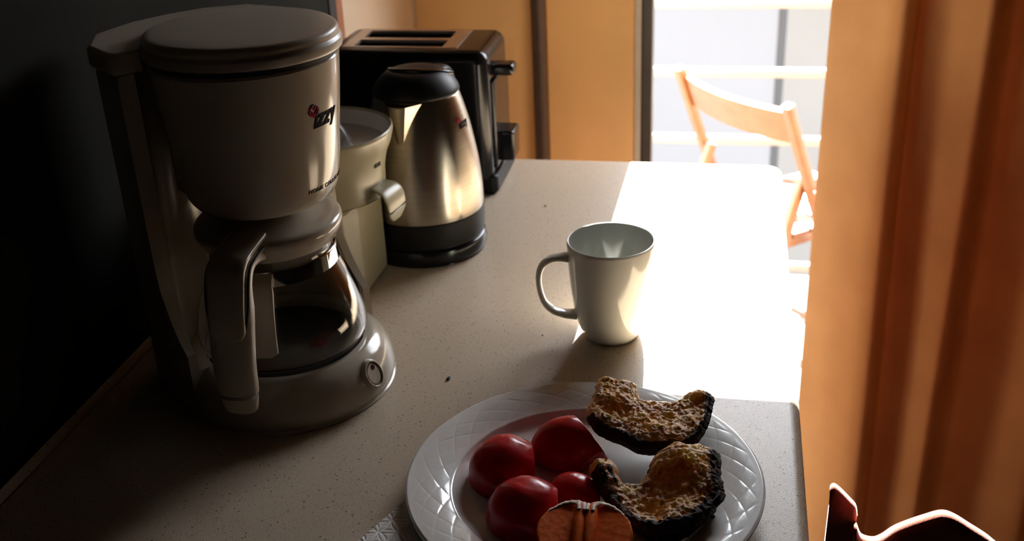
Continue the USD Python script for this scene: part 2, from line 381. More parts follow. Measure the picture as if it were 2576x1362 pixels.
# ------------------------------------------------------------------ coffee maker
CX, CY = -0.388, 0.83
FA = math.radians(-38)
EU, EV = np.array([math.cos(FA), math.sin(FA)]), np.array([-math.sin(FA), math.cos(FA)])
def uv(u, v): return np.array([CX, CY]) + u * EU + v * EV
def onaxis(r, deg, z): return np.array([CX + r * math.cos(math.radians(deg)), CY + r * math.sin(math.radians(deg)), ZT + z])

cmk = thing('coffee_maker', 'cream plastic drip coffee maker with oval lid, at the left of the worktop', 'coffee maker', (CX, CY, ZT))
# body: round base with hot plate dish, wide water tower behind, swooping sides
back = Polygon([tuple(uv(*p)) for p in [(-0.033, -0.0945), (-0.033, 0.081), (-0.075, 0.081), (-0.11, 0.066), (-0.128, 0.035), (-0.132, 0.0), (-0.128, -0.035), (-0.11, -0.075), (-0.075, -0.0945)]]).buffer(-0.006, 12).buffer(0.006, 12)
base_prof = spline([(0.0, 0.0), (0.088, 0.0), (0.0945, 0.0035), (0.0965, 0.010), (0.0955, 0.019), (0.092, 0.029), (0.0865, 0.037), (0.079, 0.0425), (0.074, 0.0435)], 5)
base_prof = np.vstack([[(0, 0.0)], base_prof[5:], [(0.0715, 0.0425), (0.0705, 0.036), (0.0, 0.036)]])
base = man(lathe(base_prof, (CX, CY, ZT), 128))
low = man(soft_extrude(Polygon(back.union(Point(CX, CY).buffer(0.094, 48)).convex_hull.exterior), ZT, ZT + 0.30, 0.004, 3))
tower = low
# cutter: everything in front of the tower face, along a concave sweep that runs out over the base
prof = spline([(0.20, 0.0435), (0.06, 0.0435), (0.02, 0.050), (-0.008, 0.068), (-0.026, 0.10), (-0.033, 0.14), (-0.033, 0.31)], 6)
prof = np.vstack([prof, [(0.20, 0.31)]])
ce = extrude(Polygon(prof), -0.16, 0.16)
vv = ce.vertices
ce.vertices = np.column_stack([CX + vv[:, 0] * EU[0] + vv[:, 2] * EV[0], CY + vv[:, 0] * EU[1] + vv[:, 2] * EV[1], ZT + vv[:, 1]])
if ce.volume < 0: ce.invert()
cyl = m3.Manifold.cylinder(0.30, 0.0865, 0.0865, 96).translate([CX, CY, ZT + 0.0435])
frontcut = man(lathe([(0.0, 0.0), (0.0715, 0.0)] + [(0.0715, 0.036), (0.0715, 0.30), (0, 0.30)], (CX, CY, ZT + 0.036), 96))
tower = tower - man(ce) - cyl - frontcut
# trim the tower block so that over the front it never rises above the base's own slope
skirt = man(lathe(np.vstack([[(r, z) for r, z in base_prof[3:40] if r > 0.0735][:], [(0.0735, 0.31), (0.16, 0.31), (0.16, -0.001), (0.0965, -0.001)]])[::-1], (CX, CY, ZT), 96))
half = man(extrude(Polygon([tuple(uv(*p)) for p in [(0.0, -0.2), (0.3, -0.2), (0.3, 0.2), (0.0, 0.2)]]), ZT - 0.01, ZT + 0.32))
tower = tower - (skirt ^ half)
obj('body', base + tower, 'cream_plastic', cmk, smooth=40)
obj('hot_plate', lathe([(0, 0.0), (0.069, 0.0), (0.0695, 0.001), (0.069, 0.002), (0.0, 0.002)], (CX, CY, ZT + 0.036), 96), 'hot_plate_black', cmk, label='black hot plate')
# reservoir cover
capo = Polygon(back.buffer(0.0035, 12).exterior)
obj('reservoir_cover', man(soft_extrude(capo, ZT + 0.3005, ZT + 0.3185, 0.004, 4)) - m3.Manifold.cylinder(0.1, 0.0795, 0.0795, 96).translate([CX, CY, ZT + 0.29]), 'cream_plastic_matte', cmk)
obj('reservoir_gap', extrude(Polygon(back.buffer(-0.004).exterior), ZT + 0.2995, ZT + 0.3010), 'gap_black', cmk, label='dark seam under the reservoir cover')
# filter basket housing
bp = spline([(0.0, 0.1795), (0.040, 0.1795), (0.0525, 0.181), (0.0605, 0.187), (0.0645, 0.197), (0.0675, 0.215), (0.0705, 0.243), (0.0740, 0.275), (0.0765, 0.3035)], 6)
bp = np.vstack([bp, [(0.0745, 0.3055), (0.0, 0.3055)]])
bas = man(lathe(bp, (CX, CY, ZT), 128))
neck = man(extrude(Polygon([tuple(uv(*p)) for p in [(-0.05, -0.055), (0.0, -0.055), (0.0, 0.055), (-0.05, 0.055)]]), ZT + 0.19, ZT + 0.305))
obj('basket_housing', bas + neck, 'cream_plastic', cmk, smooth=40)
LA = math.radians(-8)
obj('lid_gap', lathe([(0, 0.3055), (0.0735, 0.3055), (0.0735, 0.3085), (0, 0.3085)], (CX, CY, ZT), 96, 1.04, 0.97, LA), 'gap_black', cmk, label='dark seam under the lid')
lp = spline([(0.0745, 0.3085), (0.0780, 0.3095), (0.0785, 0.3155), (0.0772, 0.3178), (0.0762, 0.3195), (0.0762, 0.3225), (0.0745, 0.3252), (0.070, 0.3268), (0.055, 0.3278), (0.03, 0.3284)], 5)
obj('lid', lathe(np.vstack([[(0, 0.3085)], lp, [(0, 0.3285)]]), (CX - 0.002, CY + 0.004, ZT), 128, 1.045, 0.975, LA), 'cream_plastic_matte', cmk, smooth=40, label='oval cream lid with a stepped rim')
# switch on the sloping base
def frame(deg, r, z, tilt):
    """Axes at a point of the base: outward normal tilted up by tilt degrees."""
    c, s = math.cos(math.radians(deg)), math.sin(math.radians(deg))
    t = math.radians(tilt)
    n = np.array([c * math.cos(t), s * math.cos(t), math.sin(t)])
    x = np.array([-s, c, 0]); y = np.cross(n, x)
    return onaxis(r, deg, z), x, y, n
def placed(mesh, fr):
    o, x, y, n = fr
    v, f, _ = meshkit.arrays(mesh)
    return trimesh.Trimesh(o + v[:, :1] * x + v[:, 1:2] * y + v[:, 2:] * n, f, process=False)
SF = frame(-17, 0.0930, 0.0262, 26)
sw = obj('switch', placed(lathe([(0, -0.004), (0.0088, -0.004), (0.0086, 0.0012), (0.0075, 0.0022), (0, 0.0022)], (0, 0, 0), 48, 1.0, 1.15), SF), 'cream_plastic_matte', cmk)
obj('switch_collar', placed(lathe(spline([(0.0095, -0.004), (0.0125, -0.003), (0.0118, 0.0016), (0.0105, 0.0030), (0.0093, 0.0022), (0.0092, -0.004)], 4), (0, 0, 0), 48, 1.0, 1.15), SF), 'cream_plastic', cmk)
obj('switch_mark', placed(trimesh.Trimesh(*meshkit.arrays(lathe([(0, 0.0015), (0.0022, 0.0015), (0.0022, 0.0026), (0, 0.0027)], (0, 0, 0), 24))[:2]).apply_translation([0.0022, 0.0056, 0]), SF), 'lamp_red', sw, label='small dark red dot')

# lettering wrapped round the basket
def wrap(mesh, deg, z, prof_r, lift=0.0004, tilt=0.0):
    m = trimesh.Trimesh(*meshkit.arrays(mesh)[:2], process=False)
    m = m.subdivide_to_size(0.004) if hasattr(m, 'subdivide_to_size') else m
    v = np.array(m.vertices)
    h = z + v[:, 1]
    r = np.array([prof_r(x) for x in h]) + lift * 0 + v[:, 2]
    aa = math.radians(deg) + v[:, 0] / np.array([prof_r(z)])
    return trimesh.Trimesh(np.column_stack([CX + r * np.cos(aa), CY + r * np.sin(aa), ZT + h]), m.faces, process=False)
def bas_r(z): return float(np.interp(z, bp[8:49, 1], bp[8:49, 0]))
Z_ = [(0, 0), (0.80, 0), (0.80, 0.25), (0.40, 0.25), (0.80, 0.74), (0.80, 1), (0, 1), (0, 0.75), (0.40, 0.75), (0, 0.26)]
def brand(h, depth):
    """The four heavy slanted letters i z z y."""
    glyphs = [[(0, 0), (0.30, 0), (0.30, 1), (0, 1)], [(x + 0.38, y) for x, y in Z_], [(x + 1.25, y) for x, y in Z_],
              [(2.12, 1), (2.44, 1), (2.56, 0.50), (2.70, 1), (3.00, 1), (2.58, -0.30), (2.28, -0.30), (2.42, 0.08)]]
    m = cat(*[extrude([((x + 0.26 * y) * h * 0.92, y * h) for x, y in g], 0, depth) for g in glyphs])
    return m
def shear(m, k):
    m.vertices[:, 0] += k * m.vertices[:, 1]; return m
tx = brand(0.0105, 0.0005)
obj('brand_lettering', wrap(tx, -26, 0.2535, bas_r), 'ink_dark', cmk, label='dark slanted lettering')
t = np.linspace(0, 2 * math.pi, 60)
hx, hy = 16 * np.sin(t) ** 3 / 16, (13 * np.cos(t) - 5 * np.cos(2 * t) - 2 * np.cos(3 * t) - np.cos(4 * t)) / 16
heart = Polygon(np.column_stack([hx, hy]) * 0.0044)
ringp = Point(0, -0.0005).buffer(0.0052, 24).difference(Point(0.0004, 0.0006).buffer(0.0041, 24)).difference(Polygon([(0.000, 0.001), (0.009, 0.001), (0.009, 0.009), (0.000, 0.009)]))
logo = [extrude(g, 0, 0.0006) for s in (heart.difference(heart.buffer(-0.0011)), ringp) for g in getattr(s, 'geoms', [s])]
lg = cat(*logo); lg.vertices[:, :2] += [0.0008, 0.0155]
obj('brand_heart', wrap(lg, -26, 0.2535, bas_r), 'ink_red', cmk, label='dark red heart in a swirl')
tx = meshkit.text_mesh('HOME COLLECTION', 0.0034, 0.0004)
tx.vertices[:, 0] *= 1.25
obj('lettering', wrap(tx, -33, 0.1985, bas_r), 'ink_grey', cmk, label='small grey capitals low on the basket')

# ------------------------------------------------------------------ glass carafe on the hot plate
cf = thing('carafe', 'empty glass coffee carafe with cream handle and lid, on the coffee maker hot plate', 'carafe', (CX, CY, ZT + 0.038))
outer = spline([(0.0, 0.0385), (0.045, 0.0385), (0.060, 0.0392), (0.0695, 0.0445), (0.0745, 0.0535), (0.0752, 0.064), (0.0725, 0.079), (0.0665, 0.0975), (0.0595, 0.1155), (0.0548, 0.128), (0.0530, 0.136), (0.0545, 0.1425)], 6)
inner = np.array([(max(r - 0.0019, 0), z + (0.0019 if z < 0.05 else 0.0004)) for r, z in outer])[::-1]
obj('glass_body', lathe(np.vstack([outer, inner]), (CX, CY, ZT), 128), 'carafe_glass', cf, smooth=60)
obj('neck_band', lathe([(0.0535, 0.1235), (0.0572, 0.1215), (0.0556, 0.1335), (0.0547, 0.1345), (0.0536, 0.1340)], (CX, CY, ZT), 96), 'chrome', cf, label='polished metal band round the neck')
lidp = spline([(0.048, 0.1425), (0.0555, 0.1428), (0.0585, 0.1465), (0.0625, 0.1535), (0.0635, 0.1590), (0.0615, 0.1632), (0.0560, 0.1650), (0.046, 0.1655), (0.035, 0.1675), (0.024, 0.1715), (0.015, 0.1725)], 6)
obj('carafe_lid', lathe(np.vstack([[(0, 0.1425)], lidp, [(0, 0.1725)]]), (CX, CY, ZT), 96), 'cream_plastic', cf, smooth=50)
HA = -86
hr = [onaxis(r, HA, z) for r, z in [(0.058, 0.1520), (0.075, 0.1575), (0.092, 0.1575), (0.1035, 0.1480), (0.1085, 0.130), (0.1135, 0.110), (0.1185, 0.088), (0.1195, 0.066), (0.1195, 0.050), (0.1190, 0.0405)]]
hp = spline(hr, 5)
s_ = np.linspace(0, 1, len(hp))
hw = np.interp(s_, [0, 0.3, 0.45, 0.8, 0.97, 1], [0.032, 0.036, 0.038, 0.033, 0.026, 0.015])
ht = np.interp(s_, [0, 0.25, 0.45, 0.8, 0.97, 1], [0.012, 0.014, 0.019, 0.017, 0.013, 0.008])
obj('handle', sweep(hp, hw, ht, n=28, power=2.7), 'cream_plastic_matte', cf, smooth=60)
# lid lever lying in the top of the handle
lr = spline([onaxis(r, HA, z) for r, z in [(0.050, 0.1670), (0.066, 0.1672), (0.088, 0.1665), (0.1010, 0.1640), (0.1085, 0.1580), (0.1140, 0.1440), (0.1190, 0.1280), (0.1220, 0.1120), (0.1226, 0.1070)]], 5)
s2 = np.linspace(0, 1, len(lr))
obj('lid_lever', sweep(lr, np.interp(s2, [0, 0.4, 0.6, 0.85, 0.95, 1], [0.031, 0.0315, 0.031, 0.029, 0.020, 0.006]), np.interp(s2, [0, 0.8, 1], [0.007, 0.0065, 0.003]), n=24, power=4), 'cream_plastic', cf, smooth=60)
gr = spline([onaxis(r, HA, z) + np.append(s * w * np.array([-math.sin(math.radians(HA)), math.cos(math.radians(HA))]), 0) for r, z, w, s in
     [(0.066, 0.1630, 0.0175, -1), (0.088, 0.1625, 0.0175, -1), (0.1010, 0.1595, 0.0175, -1), (0.1090, 0.1480, 0.0175, -1), (0.1155, 0.1290, 0.0165, -1), (0.1210, 0.1110, 0.0110, -1), (0.1228, 0.1040, 0.0, 1),
      (0.1210, 0.1110, 0.0110, 1), (0.1155, 0.1290, 0.0165, 1), (0.1090, 0.1480, 0.0175, 1), (0.1010, 0.1595, 0.0175, 1), (0.088, 0.1625, 0.0175, 1), (0.066, 0.1630, 0.0175, 1)]], 5)
obj('lever_groove', sweep(gr, 0.0024, 0.0024, n=8), 'gap_black', cf, label='dark U-shaped groove round the lever')
st = spline([onaxis(r, HA + 3, z) for r, z in [(0.0585, 0.1330), (0.0680, 0.1310), (0.0745, 0.122), (0.0785, 0.108), (0.0815, 0.092), (0.0830, 0.078), (0.0832, 0.070)]], 5)
obj('handle_strap', sweep(st, np.interp(np.linspace(0, 1, len(st)), [0, 0.3, 0.9, 1], [0.030, 0.038, 0.038, 0.024]), 0.004, n=20, power=5), 'cream_plastic_matte', cf, smooth=50)

# ------------------------------------------------------------------ citrus juicer
JX, JY = -0.407, 1.020
jc = thing('citrus_juicer', 'cream electric citrus juicer between the coffee maker and the kettle', 'juicer', (JX, JY, ZT))
obj('motor_base', man(soft_extrude(Polygon([(-0.470, 0.965), (-0.374, 0.965), (-0.367, 0.995), (-0.3655, 1.070), (-0.385, 1.078), (-0.470, 1.070)]).buffer(-0.006).buffer(0.006, 8), ZT, ZT + 0.108, 0.006, 4)), 'juicer_plastic', jc, smooth=30)
bw = spline([(0.0, 0.1085), (0.055, 0.1085), (0.0600, 0.1095), (0.0615, 0.118), (0.0625, 0.135), (0.0655, 0.150), (0.0705, 0.162), (0.0735, 0.173), (0.0735, 0.177)], 5)
bi = np.array([(0.0722, 0.178), (0.0705, 0.174), (0.066, 0.163), (0.058, 0.157), (0.0, 0.155)])
jb = obj('bowl', lathe(np.vstack([bw, bi]), (JX, JY, ZT), 96), 'juicer_plastic', jc, smooth=45)
obj('strainer', lathe(spline([(0.0, 0.1552), (0.058, 0.1572), (0.066, 0.1635), (0.0705, 0.1745), (0.0695, 0.1745), (0.0650, 0.1655), (0.0575, 0.1597), (0.0, 0.1580)], 3), (JX, JY, ZT), 96), 'frosted_plastic', jc, smooth=50, label='translucent dish inside the rim')
rp = spline([(0.0, 0.1582), (0.028, 0.1582), (0.027, 0.165), (0.020, 0.180), (0.011, 0.192), (0.004, 0.197), (0.0, 0.1975)], 5)
rm = lathe(rp, (0, 0, 0), 96)
va = np.array(rm.vertices); an = np.arctan2(va[:, 1], va[:, 0]); k = 1 + 0.13 * np.cos(8 * an) * (va[:, 2] > 0.159)
va[:, 0] *= k; va[:, 1] *= k; rm.vertices = va + [JX, JY, ZT]
obj('reamer', rm, 'clear_plastic', jc, smooth=50, label='clear ribbed cone')
JA = math.radians(-10)
jd = np.array([math.cos(JA), math.sin(JA)])
def js(r, z, s=0.0): return np.array([JX + r * jd[0] - s * jd[1], JY + r * jd[1] + s * jd[0], ZT + z])
sp = spline([js(0.058, 0.1220), js(0.066, 0.1210), js(0.0735, 0.1180), js(0.0785, 0.110), js(0.0800, 0.098), js(0.0785, 0.088)], 5)
obj('spout', sweep(sp, np.interp(np.linspace(0, 1, len(sp)), [0, 0.5, 0.85, 1], [0.030, 0.040, 0.036, 0.018]), 0.0035, n=20, power=3), 'juicer_plastic', jc, smooth=50)
jm = trimesh.creation.box([0.010, 0.004, 0.0006])
v = np.array(jm.vertices); ja = math.radians(-14) + v[:, 0] / 0.064
jm.vertices = np.column_stack([JX + (0.0652 + v[:, 2]) * np.cos(ja), JY + (0.0652 + v[:, 2]) * np.sin(ja), ZT + 0.146 + v[:, 1]])
obj('printed_mark', jm, 'ink_grey', jc)

# ------------------------------------------------------------------ kettle
KX, KY = -0.3365, 1.1343
kt = thing('electric_kettle', 'brushed steel electric kettle with black lid and base, in front of the toaster', 'kettle', (KX, KY, ZT))
obj('power_base', lathe(spline([(0.0, 0.0), (0.060, 0.0), (0.0665, 0.002), (0.0685, 0.008), (0.0680, 0.015), (0.0655, 0.019), (0.055, 0.020), (0.0, 0.020)], 4), (KX, KY, ZT), 96), 'black_plastic', kt, smooth=45)
obj('lower_band', lathe(spline([(0.0, 0.0205), (0.060, 0.0205), (0.0655, 0.022), (0.0668, 0.028), (0.0675, 0.046), (0.0672, 0.0505), (0.060, 0.0510), (0.0, 0.0510)], 4), (KX, KY, ZT), 96), 'black_matte', kt, smooth=45)
kb = spline([(0.0668, 0.0512), (0.0672, 0.060), (0.0665, 0.080), (0.0645, 0.100), (0.0612, 0.122), (0.0570, 0.144), (0.0520, 0.164), (0.0470, 0.1805), (0.0455, 0.1830)], 6)
body = man(lathe(np.vstack([[(0, 0.0512)], kb, [(0, 0.1830)]]), (KX, KY, ZT), 128))
SA = math.radians(-95)
sdir, sper = np.array([math.cos(SA), math.sin(SA)]), np.array([-math.sin(SA), math.cos(SA)])
def ks(r, s, z): return [KX + r * sdir[0] + s * sper[0], KY + r * sdir[1] + s * sper[1], ZT + z]
spout = trimesh.convex.convex_hull(np.array([ks(0.030, -0.028, 0.1815), ks(0.030, 0.028, 0.1815), ks(0.060, -0.010, 0.1830), ks(0.060, 0.010, 0.1830), ks(0.0625, -0.004, 0.1825), ks(0.0625, 0.004, 0.1825), ks(0.055, 0.0, 0.1180), ks(0.030, -0.010, 0.13), ks(0.030, 0.010, 0.13), ks(0.030, -0.022, 0.165), ks(0.030, 0.022, 0.165)]))
obj('steel_body', body, 'brushed_steel', kt, smooth=40)
obj('spout', man(spout) - body, 'brushed_steel', kt, smooth=25, label='V-shaped pouring spout')
ld = np.vstack([[(0, 0.1832)], spline([(0.046, 0.1832), (0.0475, 0.1850), (0.0460, 0.1900), (0.040, 0.1985), (0.031, 0.2055), (0.022, 0.2080), (0.010, 0.2090)], 5), [(0, 0.2092)]])
obj('lid', lathe(ld, (KX, KY, ZT), 96), 'black_matte', kt, smooth=50, label='black domed lid')
ridge = spline([ks(-0.020, -0.034, 0.1990), ks(-0.005, -0.030, 0.2040), ks(0.010, -0.018, 0.2075), ks(0.014, 0.0, 0.2090), ks(0.010, 0.018, 0.2075), ks(-0.005, 0.030, 0.2040), ks(-0.020, 0.034, 0.1990)], 6)
obj('lid_ridge', sweep(ridge, 0.008, 0.006, n=12), 'black_plastic', kt, smooth=50)
hk = spline([ks(-0.040, 0, 0.176), ks(-0.060, 0, 0.184), ks(-0.085, 0, 0.180), ks(-0.098, 0, 0.158), ks(-0.098, 0, 0.115), ks(-0.088, 0, 0.078), ks(-0.066, 0, 0.066)], 6)
obj('handle', sweep(hk, 0.018, 0.024, n=20, up=tuple(np.append(sper, 0))), 'black_matte', kt, smooth=60)
def kwrap(mesh, deg, z):
    m = trimesh.Trimesh(*meshkit.arrays(mesh)[:2], process=False).subdivide_to_size(0.004)
    v = np.array(m.vertices); h = z + v[:, 1]; rr = np.interp(h, kb[:, 1], kb[:, 0]) + v[:, 2]
    aa = math.radians(deg) + v[:, 0] / np.interp(z, kb[:, 1], kb[:, 0])
    return trimesh.Trimesh(np.column_stack([KX + rr * np.cos(aa), KY + rr * np.sin(aa), ZT + h]), m.faces, process=False)
tx = brand(0.0065, 0.0004)
obj('brand_lettering', kwrap(tx, -22, 0.148), 'ink_dark', kt)
l2 = cat(*logo); l2.vertices[:, :2] *= 0.62; l2.vertices[:, :2] += [0.0005, 0.0098]
obj('brand_heart', kwrap(l2, -22, 0.148), 'ink_red', kt)

# ------------------------------------------------------------------ toaster
TX0, TX1, TY0, TY1, TH = -0.500, -0.291, 1.285, 1.415, 0.185
to = thing('toaster', 'glossy black two-slot toaster with a metal top, behind the kettle', 'toaster', (-0.40, 1.35, ZT))
shell = rbox(TX0, TX1, TY0, TY1, ZT + 0.012, ZT + TH, 0.016, 32)
foot = soft_extrude(shapely.box(TX0 + 0.004, TY0 + 0.004, TX1 + 0.006, TY1 - 0.002).buffer(-0.01).buffer(0.01), ZT, ZT + 0.026, 0.006, 3)
slots = box(TX0 + 0.035, TX1 - 0.060, TY0 + 0.026, TY0 + 0.058, ZT + 0.06, ZT + 0.25) + box(TX0 + 0.035, TX1 - 0.060, TY0 + 0.068, TY0 + 0.104, ZT + 0.06, ZT + 0.25)
well = box(TX0 + 0.020, TX1 - 0.040, TY0 + 0.021, TY1 - 0.018, ZT + TH - 0.003, ZT + TH + 0.05)
obj('body', man(shell) - slots - well, 'black_plastic', to, smooth=30)
obj('top_plate', box(TX0 + 0.0205, TX1 - 0.0405, TY0 + 0.0215, TY1 - 0.0185, ZT + TH - 0.003, ZT + TH + 0.0008) - slots, 'steel_dull', to, label='metal plate round the slots')
obj('foot_plate', man(foot) - man(shell), 'black_matte', to)
for k, y in enumerate((TY0 + 0.042, TY0 + 0.086)):
    obj('slot_lining', box(TX0 + 0.036, TX1 - 0.061, y - 0.0122, y + 0.0122, ZT + 0.061, ZT + 0.066), 'gap_black', to)
obj('lever', rbox(TX1 - 0.002, TX1 + 0.026, 1.318, 1.345, ZT + 0.147, ZT + 0.1615, 0.005, 12), 'black_plastic', to)
obj('lever_slot', box(TX1 - 0.001, TX1 + 0.0006, 1.329, 1.335, ZT + 0.06, ZT + 0.16), 'gap_black', to)
obj('browning_knob', rbox(TX1 - 0.002, TX1 + 0.022, 1.325, 1.365, ZT + 0.033, ZT + 0.073, 0.004, 12), 'black_plastic', to)
obj('side_panel', rbox(TX1 - 0.004, TX1 + 0.004, TY0 + 0.02, TY1 - 0.02, ZT + 0.03, ZT + 0.145, 0.003, 12), 'black_plastic', to)

# ------------------------------------------------------------------ mug
MX, MY = -0.104, 0.947
mg = thing('mug', 'white ceramic mug standing in the strip of sunlight', 'mug', (MX, MY, ZT))
mo = spline([(0.0, 0.0015), (0.0215, 0.0015), (0.0235, 0.0), (0.0258, 0.0012), (0.0285, 0.0060), (0.0318, 0.0150), (0.0350, 0.0290), (0.0378, 0.0480), (0.0398, 0.0680), (0.0409, 0.0860), (0.0414, 0.0985)], 6)
mi = spline([(0.0410, 0.1000), (0.0399, 0.1000), (0.0394, 0.0985), (0.0388, 0.0860), (0.0377, 0.0680), (0.0355, 0.0480), (0.0325, 0.0290), (0.0290, 0.0160), (0.0240, 0.0090), (0.0140, 0.0062), (0.0, 0.0060)], 6)
obj('cup', lathe(np.vstack([mo, mi]), (MX, MY, ZT), 128), 'mug_glaze', mg, smooth=60)
MA = math.radians(191)
mh = spline([(MX + r * math.cos(MA), MY + r * math.sin(MA), ZT + z) for r, z in [(0.0395, 0.0835), (0.0470, 0.0838), (0.0560, 0.0828), (0.0640, 0.0775), (0.0683, 0.0670), (0.0680, 0.0520), (0.0638, 0.0375), (0.0560, 0.0285), (0.0450, 0.0240), (0.0330, 0.0228)]], 7)
obj('handle', sweep(mh, np.interp(np.linspace(0, 1, len(mh)), [0, 0.15, 0.5, 0.85, 1], [0.009, 0.0062, 0.0056, 0.0065, 0.009]), np.interp(np.linspace(0, 1, len(mh)), [0, 0.15, 0.5, 0.85, 1], [0.015, 0.0115, 0.0105, 0.0125, 0.016]), up=(-math.sin(MA), math.cos(MA), 0), n=24, power=2.3), 'mug_glaze', mg, smooth=70)

# ------------------------------------------------------------------ plate with embossed swirl on its rim
PX, PY = -0.097, 0.687
plate = thing('plate', 'white porcelain plate with embossed swirls on its rim, holding bread and fruit', 'plate', (PX, PY, ZT))
PT, PB = [], []
top = spline([(0.0, 0.0065), (0.060, 0.0065), (0.085, 0.0070), (0.093, 0.0085), (0.0975, 0.0125), (0.0995, 0.0150), (0.1020, 0.0158)], 6)
rr = np.linspace(0.1020, 0.1335, 44)[1:]
rim = np.column_stack([rr, 0.0158 + (rr - 0.102) * 0.165 + 0.0012 * np.sin((rr - 0.102) / 0.0315 * math.pi)])
edge = spline([(0.1340, 0.0205), (0.1350, 0.0200), (0.1352, 0.0188), (0.1345, 0.0178)], 3)
under = spline([(0.130, 0.0160), (0.115, 0.0130), (0.102, 0.0105), (0.094, 0.0045), (0.088, 0.0020), (0.084, 0.0), (0.080, 0.0), (0.078, 0.0022), (0.040, 0.0025), (0.0, 0.0025)], 4)
pm = lathe(np.vstack([top, rim, edge, under])[::-1], (0, 0, 0), 1400)
v = np.array(pm.vertices)
r_, th = np.hypot(v[:, 0], v[:, 1]), np.arctan2(v[:, 1], v[:, 0])
sel = (r_ > 0.1005) & (r_ < 0.1349) & (v[:, 2] > 0.0146)
tt = np.clip((r_ - 0.1015) / 0.0325, 0, 1)
def groove(ph): return np.exp(-((np.abs((ph / (2 * math.pi) + 0.5) % 1 - 0.5) / 0.055) ** 2))
n1 = 28 * (th - 0.50 * tt); n2 = 28 * (th + 0.50 * tt)
cell = np.abs(np.cos(n1 / 2)) * np.abs(np.cos(n2 / 2))
v[:, 2] += sel * np.sin(np.pi * np.clip(tt * 1.15, 0, 1)) ** 0.6 * (0.00022 * np.sqrt(cell) - 0.00010 * (groove(n1 + math.pi) + 0.6 * groove(n2 + math.pi)))
pm.vertices = v + [PX, PY, ZT + 0.0008]
obj('dish', pm, 'porcelain', plate, smooth=True)

